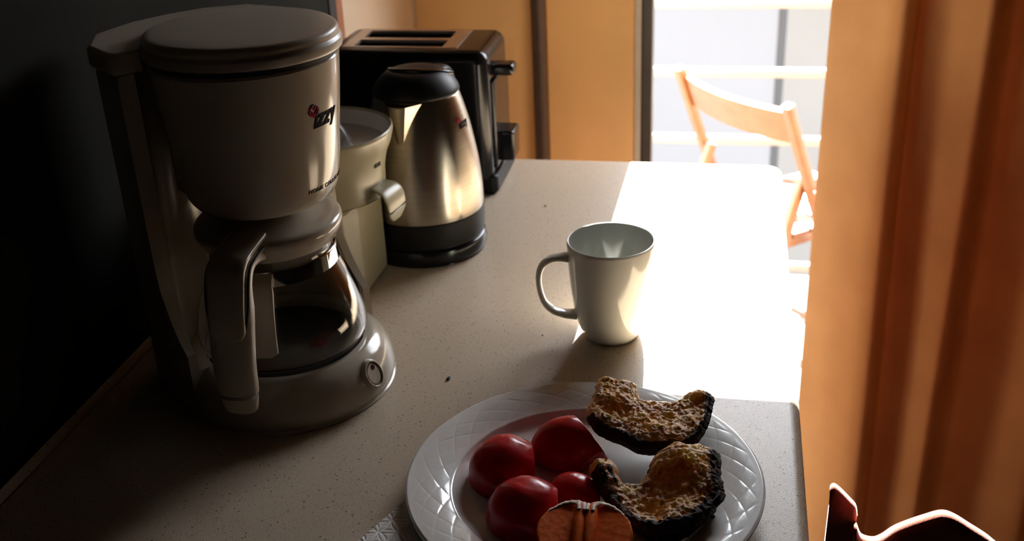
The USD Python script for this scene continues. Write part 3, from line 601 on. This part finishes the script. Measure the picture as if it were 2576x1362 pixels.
# ------------------------------------------------------------------ toasted bread
def toast(name, outline, zt, slope, y0, thick, label, lift, seed, hollow, crusty, wide):
    t = thing(name, label, 'bread', (np.mean([p[0] for p in outline]), np.mean([p[1] for p in outline]), ZT + 0.01), 'pieces of toasted bread on the plate')
    poly = Polygon(spline(outline, 3, closed=True)).buffer(0.0006).buffer(-0.0006)
    ring = np.array([poly.exterior.interpolate(s).coords[0] for s in np.arange(0, poly.length, 0.00065)])
    nrm = meshkit.fbm(np.column_stack([ring * 260, np.full(len(ring), seed)]), 3, seed) - 0.5
    cen = ring.mean(0)
    tang = np.roll(ring, -1, 0) - np.roll(ring, 1, 0); tang /= np.linalg.norm(tang, axis=1, keepdims=True)
    nout = np.column_stack([tang[:, 1], -tang[:, 0]])
    if Polygon(ring).exterior.is_ccw is False: nout = -nout
    ring = ring + nout * nrm[:, None] * 0.0028
    poly = Polygon(ring).buffer(0)
    if poly.geom_type != 'Polygon': poly = max(poly.geoms, key=lambda g: g.area)
    ring = np.array(poly.exterior.coords)[:-1]
    x0, y0_, x1, y1 = poly.bounds
    g = np.stack(np.meshgrid(np.arange(x0, x1, 0.00062), np.arange(y0_, y1, 0.00062)), -1).reshape(-1, 2)
    g += np.random.default_rng(seed).uniform(-0.0002, 0.0002, g.shape)
    inside = shapely.contains_xy(poly.buffer(-0.0005), g[:, 0], g[:, 1])
    P = np.vstack([ring, g[inside]])
    T = Delaunay(P).simplices
    c = P[T].mean(1)
    T = T[shapely.contains_xy(poly, c[:, 0], c[:, 1])]
    a = P[T]
    area = (a[:, 1, 0] - a[:, 0, 0]) * (a[:, 2, 1] - a[:, 0, 1]) - (a[:, 2, 0] - a[:, 0, 0]) * (a[:, 1, 1] - a[:, 0, 1])
    T[area < 0] = T[area < 0][:, ::-1]
    d = shapely.distance(shapely.points(P), poly.exterior)
    plane = zt + slope * (P[:, 1] - y0)
    dip = hollow(P)
    big = meshkit.fbm(np.column_stack([P * 70, np.full(len(P), seed)]), 3, seed + 3) - 0.5
    fine = meshkit.fbm(np.column_stack([P * 400, np.full(len(P), seed)]), 4, seed + 9) - 0.5
    pore = np.clip(meshkit.noise(np.column_stack([P * 340, np.full(len(P), seed)]), seed + 5) - 0.62, 0, 1)
    et = np.clip(d / 0.004, 0, 1)
    ztop = plane - dip + (big * 0.0085 + fine * 0.0030 - pore * 0.0060) * (0.35 + 0.65 * et) - 0.0030 * (1 - np.sqrt(np.clip(1 - (1 - et) ** 2, 0, 1)))
    eb = np.clip(d / 0.014, 0, 1)
    zbot = plane - thick + thick * 0.62 * (1 - np.sqrt(np.clip(1 - (1 - eb) ** 2, 0, 1))) + lift(P)
    zbot = np.minimum(zbot, ztop - 0.0035)
    n, b = len(P), len(ring)
    rows = 6
    V = [np.column_stack([P, ztop]), np.column_stack([P, zbot])]
    F_top, F_bot = T, T[:, ::-1] + n
    tang = np.roll(ring, -1, 0) - np.roll(ring, 1, 0); tang /= np.linalg.norm(tang, axis=1, keepdims=True)
    nout = np.column_stack([tang[:, 1], -tang[:, 0]])
    ccw = Polygon(ring).exterior.is_ccw
    if not ccw: nout = -nout
    side = []
    for k in range(1, rows):
        s = k / rows
        bulge = 0.0026 * math.sin(math.pi * s)
        w = meshkit.fbm(np.column_stack([ring * 300, np.full(b, s * 9)]), 3, seed + 1) - 0.5
        side.append(np.column_stack([ring + nout * (bulge + 0.0016 * w)[:, None], ztop[:b] * (1 - s) + zbot[:b] * s]))
    V += side
    idx = [np.arange(b)] + [2 * n + k * b + np.arange(b) for k in range(rows - 1)] + [n + np.arange(b)]
    F_side = []
    for k in range(rows):
        A, B = idx[k], idx[k + 1]
        A2, B2 = np.roll(A, -1), np.roll(B, -1)
        q = np.vstack([np.column_stack([A, B, B2]), np.column_stack([A, B2, A2])])
        F_side.append(q if ccw else q[:, ::-1])
    F_side = np.vstack(F_side)
    V = np.vstack(V)
    dm = d[T].mean(1) + 0.005 * (meshkit.fbm(np.column_stack([c[:len(T)] * 0, np.zeros(len(T))]) + np.column_stack([P[T].mean(1) * 120, np.zeros(len(T))]), 3, seed) - 0.5)
    cr = crusty(P[T].mean(1))
    burnt = cr & (dm < wide)
    browned = ~burnt & ((cr & (dm < wide + 0.006)) | (~cr & (dm < 0.0025)) | ((big[T].mean(1) > 0.15) & (dm < 0.014)))
    sc = np.tile(crusty(ring), 2 * rows)[:len(F_side)]
    def sub(name, F, mat, **k):
        u, inv = np.unique(F, return_inverse=True)
        obj(name, trimesh.Trimesh(V[u], inv.reshape(F.shape), process=False), mat, t, smooth=True, **k)
    sub('crumb', T[~burnt & ~browned], 'bread_crumb', label='golden toasted crumb')
    sub('toasted_edge', np.vstack([T[browned], F_side[~sc]]), 'bread_toasted', label='browned rim of the crumb')
    sub('crust', np.vstack([F_bot, F_side[sc], T[burnt]]), 'bread_crust', label='nearly black burnt crust')
    return t

O1 = [[-0.0945, 0.7842], [-0.0889, 0.7871], [-0.0838, 0.7851], [-0.0787, 0.7832], [-0.0742, 0.787], [-0.0691, 0.7851], [-0.0658, 0.7772], [-0.0634, 0.768], [-0.0517, 0.7691], [-0.0422, 0.77], [-0.0326, 0.7686], [-0.0266, 0.7738], [-0.0174, 0.7794], [-0.0127, 0.7808], [-0.0053, 0.7758], [-0.0055, 0.7643], [-0.0067, 0.7484], [-0.0089, 0.7415], [-0.0135, 0.728], [-0.022, 0.7166], [-0.0413, 0.7137], [-0.0596, 0.7148], [-0.0725, 0.7221], [-0.0823, 0.7268], [-0.0939, 0.7331], [-0.0994, 0.7438], [-0.0995, 0.7529], [-0.0962, 0.7649], [-0.0957, 0.7744]]
O2 = [[-0.0892, 0.6819], [-0.0808, 0.6861], [-0.0748, 0.6859], [-0.0705, 0.6729], [-0.0655, 0.6669], [-0.0585, 0.6699], [-0.0513, 0.6708], [-0.0452, 0.6848], [-0.0409, 0.6991], [-0.0319, 0.7062], [-0.023, 0.7058], [-0.0129, 0.7126], [-0.0069, 0.7091], [0.0005, 0.7085], [0.0025, 0.6905], [0.0034, 0.6773], [0.0068, 0.6635], [0.0021, 0.6516], [-0.0044, 0.6406], [-0.0149, 0.6293], [-0.0268, 0.6227], [-0.0432, 0.623], [-0.0578, 0.632], [-0.0688, 0.643], [-0.0791, 0.6587], [-0.0847, 0.669]]
def g2(P, x, y, sx, sy, a): return a * np.exp(-(((P[:, 0] - x) / sx) ** 2 + ((P[:, 1] - y) / sy) ** 2))
toast('toast', O1, 0.937, 0.13, 0.70, 0.021, 'toasted bread piece at the back of the plate, wide bite along its far side', lambda P: np.clip((P[:, 1] - 0.745), 0, 1) * 0.10, 11,
      lambda P: g2(P, -0.050, 0.765, 0.025, 0.020, 0.006) - g2(P, -0.085, 0.772, 0.016, 0.016, 0.006),
      lambda P: (P[:, 1] < 0.742) | (P[:, 0] > -0.0095), 0.0030)
toast('toast', O2, 0.933, 0.08, 0.62, 0.024, 'burnt-edged toasted bread piece at the right of the plate with a deep V-shaped bite', lambda P: np.clip((P[:, 0] + 0.015), 0, 1) * 0.25 + np.clip(P[:, 1] - 0.70, 0, 1) * 0.05, 23,
      lambda P: g2(P, -0.048, 0.652, 0.020, 0.020, 0.011) - g2(P, -0.020, 0.688, 0.019, 0.018, 0.011) - g2(P, -0.078, 0.675, 0.010, 0.012, 0.005),
      lambda P: (P[:, 1] < 0.655) | (P[:, 0] > -0.005) | (P[:, 0] < -0.067) & (P[:, 1] < np.interp(P[:, 0], [-0.0892, -0.0748, -0.0655, -0.0513, -0.0409, -0.0319, -0.0129, 0.0005], [0.6819, 0.6859, 0.6669, 0.6708, 0.6991, 0.7062, 0.7126, 0.7085]) - 0.009), 0.0060)

# ------------------------------------------------------------------ tomato wedges
def tomato(center, axes, rotz, cuts, label, seed, tilt=0.0, roll=0.0):
    """Ellipsoid cut by planes (normal, offset: kept where n.p <= offset) -> skin and flesh parts."""
    s = man(trimesh.creation.icosphere(5, 1.0))
    for n, o in cuts:
        s = s.trim_by_plane([-n[0], -n[1], -n[2]], -o)
    s = s.refine_to_length(0.07)
    v, f, _ = meshkit.arrays(s)
    v, f = np.array(v, float), np.array(f)
    r = np.linalg.norm(v, axis=1)
    fm = v[f].mean(1)
    skin = np.linalg.norm(fm, axis=1) > 0.985
    dis = meshkit.fbm(v * 2.0 + seed, 3, seed) - 0.5
    v = v * (1 + 0.07 * dis)[:, None]
    # cut faces bulge and wrinkle a little; rims softened
    w = meshkit.fbm(v * 7 + seed, 3, seed + 2) - 0.5
    v += v * (0.03 * w * (r < 0.97))[:, None]
    m = trimesh.Trimesh(v, f, process=False)
    trimesh.smoothing.filter_taubin(m, iterations=6)
    v = np.array(m.vertices) * np.array(axes)
    R = trimesh.transformations.euler_matrix(tilt, roll, rotz)[:3, :3]
    v = v @ R.T + np.array(center)
    zmin = v[:, 2].min()
    v[:, 2] += (ZT + 0.0074) - zmin
    t = thing('tomato_wedge', label, 'tomato', (center[0], center[1], ZT + 0.0074), 'tomato wedges on the plate')
    def sub(name, F, mat, **k):
        u, inv = np.unique(F, return_inverse=True)
        obj(name, trimesh.Trimesh(v[u], inv.reshape(F.shape), process=False), mat, t, smooth=True, **k)
    sub('skin', f[skin], 'tomato_skin')
    sub('flesh', f[~skin], 'tomato_flesh', label='paler cut flesh')
def pl_(az, o, el=0.0):
    a, e = math.radians(az), math.radians(el)
    return ((math.cos(a) * math.cos(e), math.sin(a) * math.cos(e), math.sin(e)), o)
down = ((0, 0, -1.0), 0.12)
tomato((-0.158, 0.695, ZT), (0.0300, 0.0300, 0.0310), math.radians(10), [down, pl_(8, 0.60, -8), pl_(190, 0.93, -25)], 'leftmost tomato wedge, with a straight cut edge on its right side', 31)
tomato((-0.112, 0.728, ZT), (0.0330, 0.0240, 0.0300), math.radians(4), [down, pl_(22, 0.62, 28), pl_(85, 0.62, 10), ((0.72, -0.62, -0.32), 0.80)], 'tomato wedge with a pointed tip touching the back bread piece', 32, tilt=-0.10)
tomato((-0.133, 0.645, ZT), (0.0310, 0.0280, 0.0310), math.radians(-12), [down, pl_(20, 0.66, -8)], 'nearest tomato wedge, dark and rounded, left of the mandarin', 33)
tomato((-0.101, 0.671, ZT), (0.0225, 0.0190, 0.0215), math.radians(-28), [down, pl_(35, 0.85, 0)], 'smallest tomato wedge, between the nearest wedge and the burnt-edged bread', 34)

# ------------------------------------------------------------------ half mandarin, inner side up
md = thing('mandarin_half', 'peeled half mandarin with orange segments at the front of the plate', 'mandarin', (-0.086, 0.608, ZT + 0.0074))
MC = np.array([-0.0855, 0.6075, ZT + 0.0315])
ax = np.array([-0.03, 0.985, 0.17]); ax /= np.linalg.norm(ax)               # stem axis runs away from the viewer
ex = np.cross(ax, [0, 0, 1.0]); ex /= np.linalg.norm(ex); ez = np.cross(ex, ax)
def mand(p): return MC + p[:, :1] * ex + p[:, 1:2] * ax + p[:, 2:] * ez
def segment(a0, a1, R=0.0330, H=0.0290):
    s = man(trimesh.creation.icosphere(4, 1.0))
    for a, sgn in ((a0, 1), (a1, -1)):
        n = np.array([-math.sin(math.radians(a)), 0, math.cos(math.radians(a))]) * sgn
        s = s.trim_by_plane([float(x) for x in n], 0.030)
    s = s.refine_to_length(0.08)
    v, f, _ = meshkit.arrays(s)
    m = trimesh.Trimesh(np.array(v, float), np.array(f), process=False)
    trimesh.smoothing.filter_taubin(m, iterations=8)
    v = np.array(m.vertices)
    q = np.hypot(v[:, 0], v[:, 2])
    v[:, 1] *= 1 - 0.16 * np.exp(-(q / 0.22) ** 2)                          # dimple at the poles
    v = v * [R, H, R] * (1 + 0.05 * (meshkit.fbm(v * 4 + a0, 3, int(a0) % 97) - 0.5))[:, None]
    return trimesh.Trimesh(mand(v), m.faces, process=False)
bounds = [(172, 216), (216, 252), (252, 288), (288, 324), (324, 368)]
for k, (a0, a1) in enumerate(bounds):
    obj('segment', segment(a0 + 0.8, a1 - 0.8), 'mandarin_flesh', md, smooth=True)
for s, x in ((0.0255, -0.0042), (0.0262, 0.0036)):
    m = lathe(spline([(0.0, -0.026), (0.0028, -0.020), (0.0048, 0.0), (0.0042, 0.016), (0.0026, 0.023), (0.0, 0.0255)], 4), (0, 0, 0), 20)
    v = np.array(m.vertices); v = np.column_stack([v[:, 0] + x, v[:, 2], v[:, 1] + 0.0028])
    obj('inner_segment_edge', trimesh.Trimesh(mand(v), m.faces, process=False), 'mandarin_flesh', md, smooth=True)
def pith(pts, w, t, seed):
    p = mand(np.array(spline(pts, 6)))
    p = p + 0.0010 * (np.stack([meshkit.noise(p * 500, seed + i) for i in range(3)], -1) - 0.5)
    return sweep(p, w, t, n=8)
pw = []
for k, (x0, y0_, x1, y1) in enumerate([(-0.002, 0.0235, -0.030, 0.0155), (0.002, 0.0235, 0.030, 0.0155)]):
    n = 9
    s = np.linspace(0, 1, n)
    sg = -1 if k == 0 else 1
    ang = np.radians(np.linspace(83, 18, n))
    pts = np.column_stack([sg * 0.0322 * np.cos(ang), 0.0285 * np.sin(ang) * (1 - 0.16 * np.exp(-(np.cos(ang) / 0.22) ** 2)), 0.0016 + 0.0 * s])
    pw.append(pith(pts, np.interp(s, [0, 0.2, 1], [0.0052, 0.0030, 0.0012]).repeat(6)[:(n - 1) * 6 + 1], 0.0016, 40 + k))
for k, x in enumerate((-0.0062, -0.0020, 0.0010, 0.0055)):
    pw.append(pith([(x, 0.0245 - 0.001 * k % 2, 0.0045), (x * 0.9, 0.020, 0.0062), (x * 0.8, 0.0150, 0.0070)], 0.0028, 0.0020, 50 + k))
obj('pith', cat(*pw), 'white_pith', md, smooth=60, label='white pith along the segment edges')

# ------------------------------------------------------------------ crumbs and flecks
def fleck(x, y, z, r, label, seed, sx=1.0, mat='crumb_black'):
    m = trimesh.creation.icosphere(2, 1.0)
    v = np.array(m.vertices)
    v = v * (1 + 0.7 * (meshkit.fbm(v * 1.7 + seed, 3, seed) - 0.5))[:, None] * [r * sx, r, r * 0.7]
    a = seed * 1.3
    v = v @ np.array([[math.cos(a), -math.sin(a), 0], [math.sin(a), math.cos(a), 0], [0, 0, 1]]).T
    v[:, 2] -= v[:, 2].min()
    tag(obj('bread_crumb', trimesh.Trimesh(v + [x, y, z], m.faces, process=False), mat, None, smooth=50), label, 'crumb', 'loose burnt crumbs')
fleck(-0.2419, 0.8442, ZT + 0.0001, 0.0016, 'dark crumb on the bare worktop between coffee maker and plate', 1, 1.9)
fleck(-0.1695, 0.9347, ZT + 0.0001, 0.0007, 'tiny dark crumb on the worktop left of the mug', 2)
fleck(-0.2192, 1.2577, ZT + 0.0001, 0.0012, 'tiny dark crumb on the worktop right of the kettle', 3)
fleck(-0.0915, 0.6820, ZT + 0.0074, 0.0017, 'black crumb in the middle of the plate, between tomato and bread', 4)
fleck(0.0166, 0.7150, ZT + 0.0185, 0.0010, 'black crumb on the plate rim, farthest right', 5)
fleck(0.0008, 0.6560, ZT + 0.0160, 0.0018, 'black crumb on the plate rim, below the burnt-edged bread', 6, 1.3)
hb = thing('herb_sprig', 'dark dried herb sprig beside the mandarin', 'herb', (-0.080, 0.650, ZT + 0.0074))
hs = spline([(-0.0865, 0.6565, ZT + 0.0105), (-0.0815, 0.6535, ZT + 0.012), (-0.0765, 0.6500, ZT + 0.0105), (-0.0720, 0.6455, ZT + 0.0085)], 6)
obj('stem', sweep(hs, 0.0014, 0.0012, n=8), 'hull_black', hb)
for k, i in enumerate((3, 8, 13)):
    p = hs[i]
    obj('leaf', sweep(spline([p, p + [0.002 - 0.003 * (k % 2), 0.002, 0.0015], p + [0.004 - 0.006 * (k % 2), 0.0045, 0.0012]], 4), [0.0008, 0.0016, 0.002, 0.0022, 0.002, 0.0018, 0.0014, 0.0010, 0.0004], 0.0005, n=8), 'hull_black', hb)

# ------------------------------------------------------------------ embossed paper napkin under the plate
C0 = np.array([-0.2285, 0.6665]); e1 = np.array([-0.022, -0.0518]); e1 /= np.linalg.norm(e1); e2 = np.array([0.90, -0.43]); e2 /= np.linalg.norm(e2)
e2 = e2 - e1 * (e1 @ e2); e2 /= np.linalg.norm(e2)
n = 230
ss, qq = np.meshgrid(np.linspace(0, 0.15, n), np.linspace(0, 0.15, n), indexing='ij')
XY = C0 + ss[..., None] * e1 + qq[..., None] * e2
per = 0.0150
h = np.zeros_like(ss)
for ox, oy in ((0, 0), (per / 2, per * 0.866)):
    for dx in (-1, 0, 1):
        for dy in (-1, 0, 1):
            gx = (ss - ox) - (np.round((ss - ox) / per) + dx) * per
            gy = (qq - oy) - (np.round((qq - oy) / (per * 1.732)) + dy) * per * 1.732
            h = np.maximum(h, np.exp(-((np.hypot(gx, gy) - per) / 0.0007) ** 2))
lft = np.clip((np.hypot(XY[..., 0] - PX, XY[..., 1] - PY) - 0.098) / 0.036, 0, 1)
lft = lft * lft * (3 - 2 * lft)
zz = ZT + 0.0006 + 0.0112 * lft * np.clip(np.minimum(ss, qq) / 0.010 + 0.35, 0, 1) - 0.0005 * h * lft + 0.0004 * lft * (meshkit.fbm(np.stack([ss * 150, qq * 150, ss * 0], -1), 3, 4) - 0.5)
g = np.concatenate([XY, zz[..., None]], -1).reshape(-1, 3)
lowg = g.copy(); lowg[:, 2] -= 0.0004
i, j = np.meshgrid(np.arange(n - 1), np.arange(n - 1), indexing='ij')
a_, b_, c_, d_ = (i * n + j).ravel(), ((i + 1) * n + j).ravel(), ((i + 1) * n + j + 1).ravel(), (i * n + j + 1).ravel()
F = np.vstack([np.column_stack([a_, b_, c_]), np.column_stack([a_, c_, d_])])
N = n * n
per_ = np.concatenate([np.arange(n), np.arange(1, n) * n + n - 1, (n - 1) * n + np.arange(n - 2, -1, -1), np.arange(n - 2, 0, -1) * n])
pn = np.roll(per_, -1)
F = np.vstack([F, F[:, ::-1] + N, np.column_stack([per_, pn, pn + N]), np.column_stack([per_, pn + N, per_ + N])])
nm = trimesh.Trimesh(np.vstack([g, lowg]), F, process=False)
nm.fix_normals()
tag(obj('paper_napkin', nm, 'napkin_paper', None, smooth=40), 'white paper napkin with an embossed petal pattern, tucked under the plate', 'napkin')

# ------------------------------------------------------------------ curtain
cu = thing('curtain', 'orange curtain hanging in deep folds at the right of the balcony door', 'curtain', (0.5, 1.62, 0.03))
kx = np.array([0.137, 0.150, 0.215, 0.245, 0.262, 0.300, 0.335, 0.375, 0.400, 0.445, 0.500, 0.54, 0.60, 0.65, 0.72, 0.78, 0.85, 0.92, 1.0, 1.06])
ky = np.array([1.672, 1.655, 1.575, 1.600, 1.655, 1.615, 1.575, 1.660, 1.665, 1.620, 1.590, 1.665, 1.59, 1.67, 1.59, 1.67, 1.59, 1.67, 1.60, 1.66])
prof = spline(np.column_stack([kx, ky]), 10)
zs = np.linspace(0.03, 2.25, 60)
V = []
for z in zs:
    k = 1 + 0.10 * math.sin(z * 2.1)
    x = prof[:, 0] + 0.004 * np.sin(z * 3 + prof[:, 0] * 30) * np.clip((prof[:, 0] - 0.137) / 0.05, 0, 1)
    y = 1.625 + (prof[:, 1] - 1.625) * k + 0.004 * np.sin(z * 5 + prof[:, 0] * 40)
    u_ = min(max((z - 1.12) / 0.22, 0), 1); sh = 0.20 * u_ * u_ * (3 - 2 * u_)
    x = x + sh * (1 - (x - 0.137) / 0.923)
    V.append(np.column_stack([x, y, np.full(len(x), z)]))
V = np.array(V); R_, C_ = V.shape[:2]
def sheet(V, th):
    R_, C_ = V.shape[:2]
    du = np.gradient(V, axis=1); dv = np.gradient(V, axis=0)
    nn = np.cross(du, dv); nn /= np.linalg.norm(nn, axis=2, keepdims=True)
    A, B = (V + nn * th / 2).reshape(-1, 3), (V - nn * th / 2).reshape(-1, 3)
    i, j = np.meshgrid(np.arange(R_ - 1), np.arange(C_ - 1), indexing='ij')
    a_, b_, c_, d_ = (i * C_ + j).ravel(), (i * C_ + j + 1).ravel(), ((i + 1) * C_ + j + 1).ravel(), ((i + 1) * C_ + j).ravel()
    F = np.vstack([np.column_stack([a_, b_, c_]), np.column_stack([a_, c_, d_])])
    N = R_ * C_
    pr = np.concatenate([np.arange(C_), np.arange(1, R_) * C_ + C_ - 1, (R_ - 1) * C_ + np.arange(C_ - 2, -1, -1), np.arange(R_ - 2, 0, -1) * C_])
    pn = np.roll(pr, -1)
    F = np.vstack([F, F[:, ::-1] + N, np.column_stack([pn, pr, pr + N]), np.column_stack([pn, pr + N, pn + N])])
    m = trimesh.Trimesh(np.vstack([A, B]), F, process=False)
    return m
obj('cloth', sheet(V, 0.0012), 'curtain_cloth', cu, smooth=60)
obj('hem', sheet(V[:3] + np.array([0, -0.0016, 0]), 0.001), 'curtain_cloth', cu, smooth=60)
rod = thing('curtain_rod', 'curtain rod above the balcony door', 'curtain rod', (0.4, 1.625, 2.27))
obj('rod', sweep([(-0.3, 1.625, 2.268), (1.2, 1.625, 2.268)], 0.024, 0.024, n=20, power=2), 'dark_frame', rod)
for x in (-0.25, 1.15):
    obj('bracket', box(x - 0.01, x + 0.01, 1.62, 1.75, 2.262, 2.274), 'dark_frame', rod)

# ------------------------------------------------------------------ folding chairs
def folding_chair(label, A, B, zf, depth=0.035, cat_='chair'):
    """A and B: tops of the back posts (same height); zf: floor height."""
    A, B = np.array(A, float), np.array(B, float)
    w = B - A; W = np.linalg.norm(w); w /= W
    s = np.array([-w[1], w[0], 0.0])                                    # the way the sitter faces
    o = (A + B) / 2
    t = thing('folding_chair', label, cat_, (o[0], o[1], zf), None)
    H = A[2] - zf
    def at(x, f, d): return o + w * x + s * f + np.array([0, 0, -d])
    for sg in (-1, 1):
        x = sg * W / 2
        obj('back_post', sweep(spline([at(x, -0.004, -0.006), at(x, 0.03, 0.08), at(x, 0.078, 0.195), at(x, 0.14, 0.34), at(x, 0.32, H)], 5), 0.026, 0.022, n=16, power=4), 'beech_wood', t, smooth=50)
        x2 = sg * (W / 2 - 0.026)
        obj('rear_leg', sweep(spline([at(x2, 0.078, 0.185), at(x2, 0.04, 0.30), at(x2, -0.08, H)], 5), 0.022, 0.022, n=16, power=4), 'beech_wood', t, smooth=50)
    xs = np.linspace(-W / 2 + 0.013, W / 2 - 0.013, 21)
    bow = depth * (1 - (xs / (W / 2)) ** 2)
    V = np.array([[at(x, 0.012 + 0.4 * d - b, d) for x, b in zip(xs, bow)] for d in np.linspace(0.012, 0.085, 8)])
    m = sheet(V, 0.014)
    obj('back_rail', m, 'beech_wood', t, smooth=50)
    ds = 0.315
    for k in range(7):
        f = 0.03 + k * 0.052
        y0, y1 = f, f + 0.042
        hw = W / 2 - 0.042
        pts = np.array([at(sx, yy, dd) for sx in (-hw, hw) for yy in (y0, y1) for dd in (ds, ds + 0.012)])
        obj('seat_slat', trimesh.convex.convex_hull(pts), 'beech_wood', t, smooth=20)
    for sg in (-1, 1):
        x = sg * (W / 2 - 0.055)
        obj('seat_rail', sweep([at(x, 0.02, ds + 0.024), at(x, 0.40, ds + 0.024)], 0.018, 0.023, n=12, power=5), 'beech_wood', t, smooth=40)
    obj('stretcher', sweep([at(-W / 2, 0.25, 0.62), at(W / 2, 0.25, 0.62)], 0.018, 0.018, n=12), 'beech_wood', t, smooth=50)
    obj('stretcher', sweep([at(-W / 2 + 0.026, -0.045, 0.62), at(W / 2 - 0.026, -0.045, 0.62)], 0.018, 0.018, n=12), 'beech_wood', t, smooth=50)
    for sg in (-1, 1):
        x = sg * W / 2
        obj('pivot_bolt', sweep([at(x + sg * 0.014, 0.078, 0.195), at(x + sg * 0.018, 0.078, 0.195)], 0.012, 0.012, n=16, power=2), 'steel_dull', t)
    return t
folding_chair('wooden folding chair out on the sunlit balcony', (-0.116, 2.51, 0.72), (0.117, 2.24, 0.72), -0.05)
folding_chair('wooden folding chair in the room beside the worktop, under a red jacket', (0.152, 0.8645, 0.708), (0.532, 0.8045, 0.708), 0.0, 0.0)

# red-orange jacket draped over the near chair
jk = thing('jacket', 'dark red-orange jacket draped over the near chair back, rim lit by the sun', 'jacket', (0.2, 0.85, 0.5))
top = spline([(0.1310, 0.7560), (0.1369, 0.7435), (0.1493, 0.7418), (0.1575, 0.7475), (0.1666, 0.7589), (0.1775, 0.7687), (0.1900, 0.7779), (0.2024, 0.7852), (0.2124, 0.7839), (0.2265, 0.7762), (0.2405, 0.7684), (0.2582, 0.7571), (0.30, 0.745), (0.36, 0.742), (0.42, 0.745), (0.49, 0.742)], 6)
rows = []
for sgn, dz in [(1, d) for d in (0.36, 0.25, 0.15, 0.08, 0.04, 0.018, 0.008, 0.002)] + [(0, 0.0)] + [(-1, d) for d in (0.002, 0.008, 0.018, 0.04, 0.08, 0.15, 0.25, 0.36)]:
    x, z = top[:, 0], top[:, 1] - dz
    yc = 0.857 - 0.158 * (x - 0.2)
    wid = 0.0085 * min(1, (dz / 0.008) ** 0.5) + 0.22 * min(dz, 0.08) + 0.04 * dz
    y = yc + 0.25 * min(dz, 0.09) + sgn * wid + 0.006 * np.sin(x * 90 + dz * 9) * min(1, dz / 0.08)
    rows.append(np.column_stack([x, y, z]))
obj('cloth', sheet(np.array(rows), 0.003), 'jacket_red', jk, smooth=60)
cl = spline([(0.1085, 0.885, 0.7835), (0.1108, 0.885, 0.7851), (0.1173, 0.885, 0.7794), (0.1253, 0.885, 0.7706), (0.1304, 0.884, 0.7647), (0.1326, 0.882, 0.7540)], 6)
rows = [cl + np.array([0.0015 * k - 0.01 * d, k * 0.0085, -d]) for k, d in ((-1.3, 0.25), (-1.2, 0.12), (-1.1, 0.05), (-1, 0.016), (-0.8, 0.005), (-0.4, 0.0012), (0, 0.0), (0.4, 0.0012), (0.8, 0.005), (1, 0.016), (1.1, 0.05), (1.2, 0.12), (1.3, 0.25))]
obj('collar', sheet(np.array(rows), 0.003), 'jacket_red', jk, smooth=60)
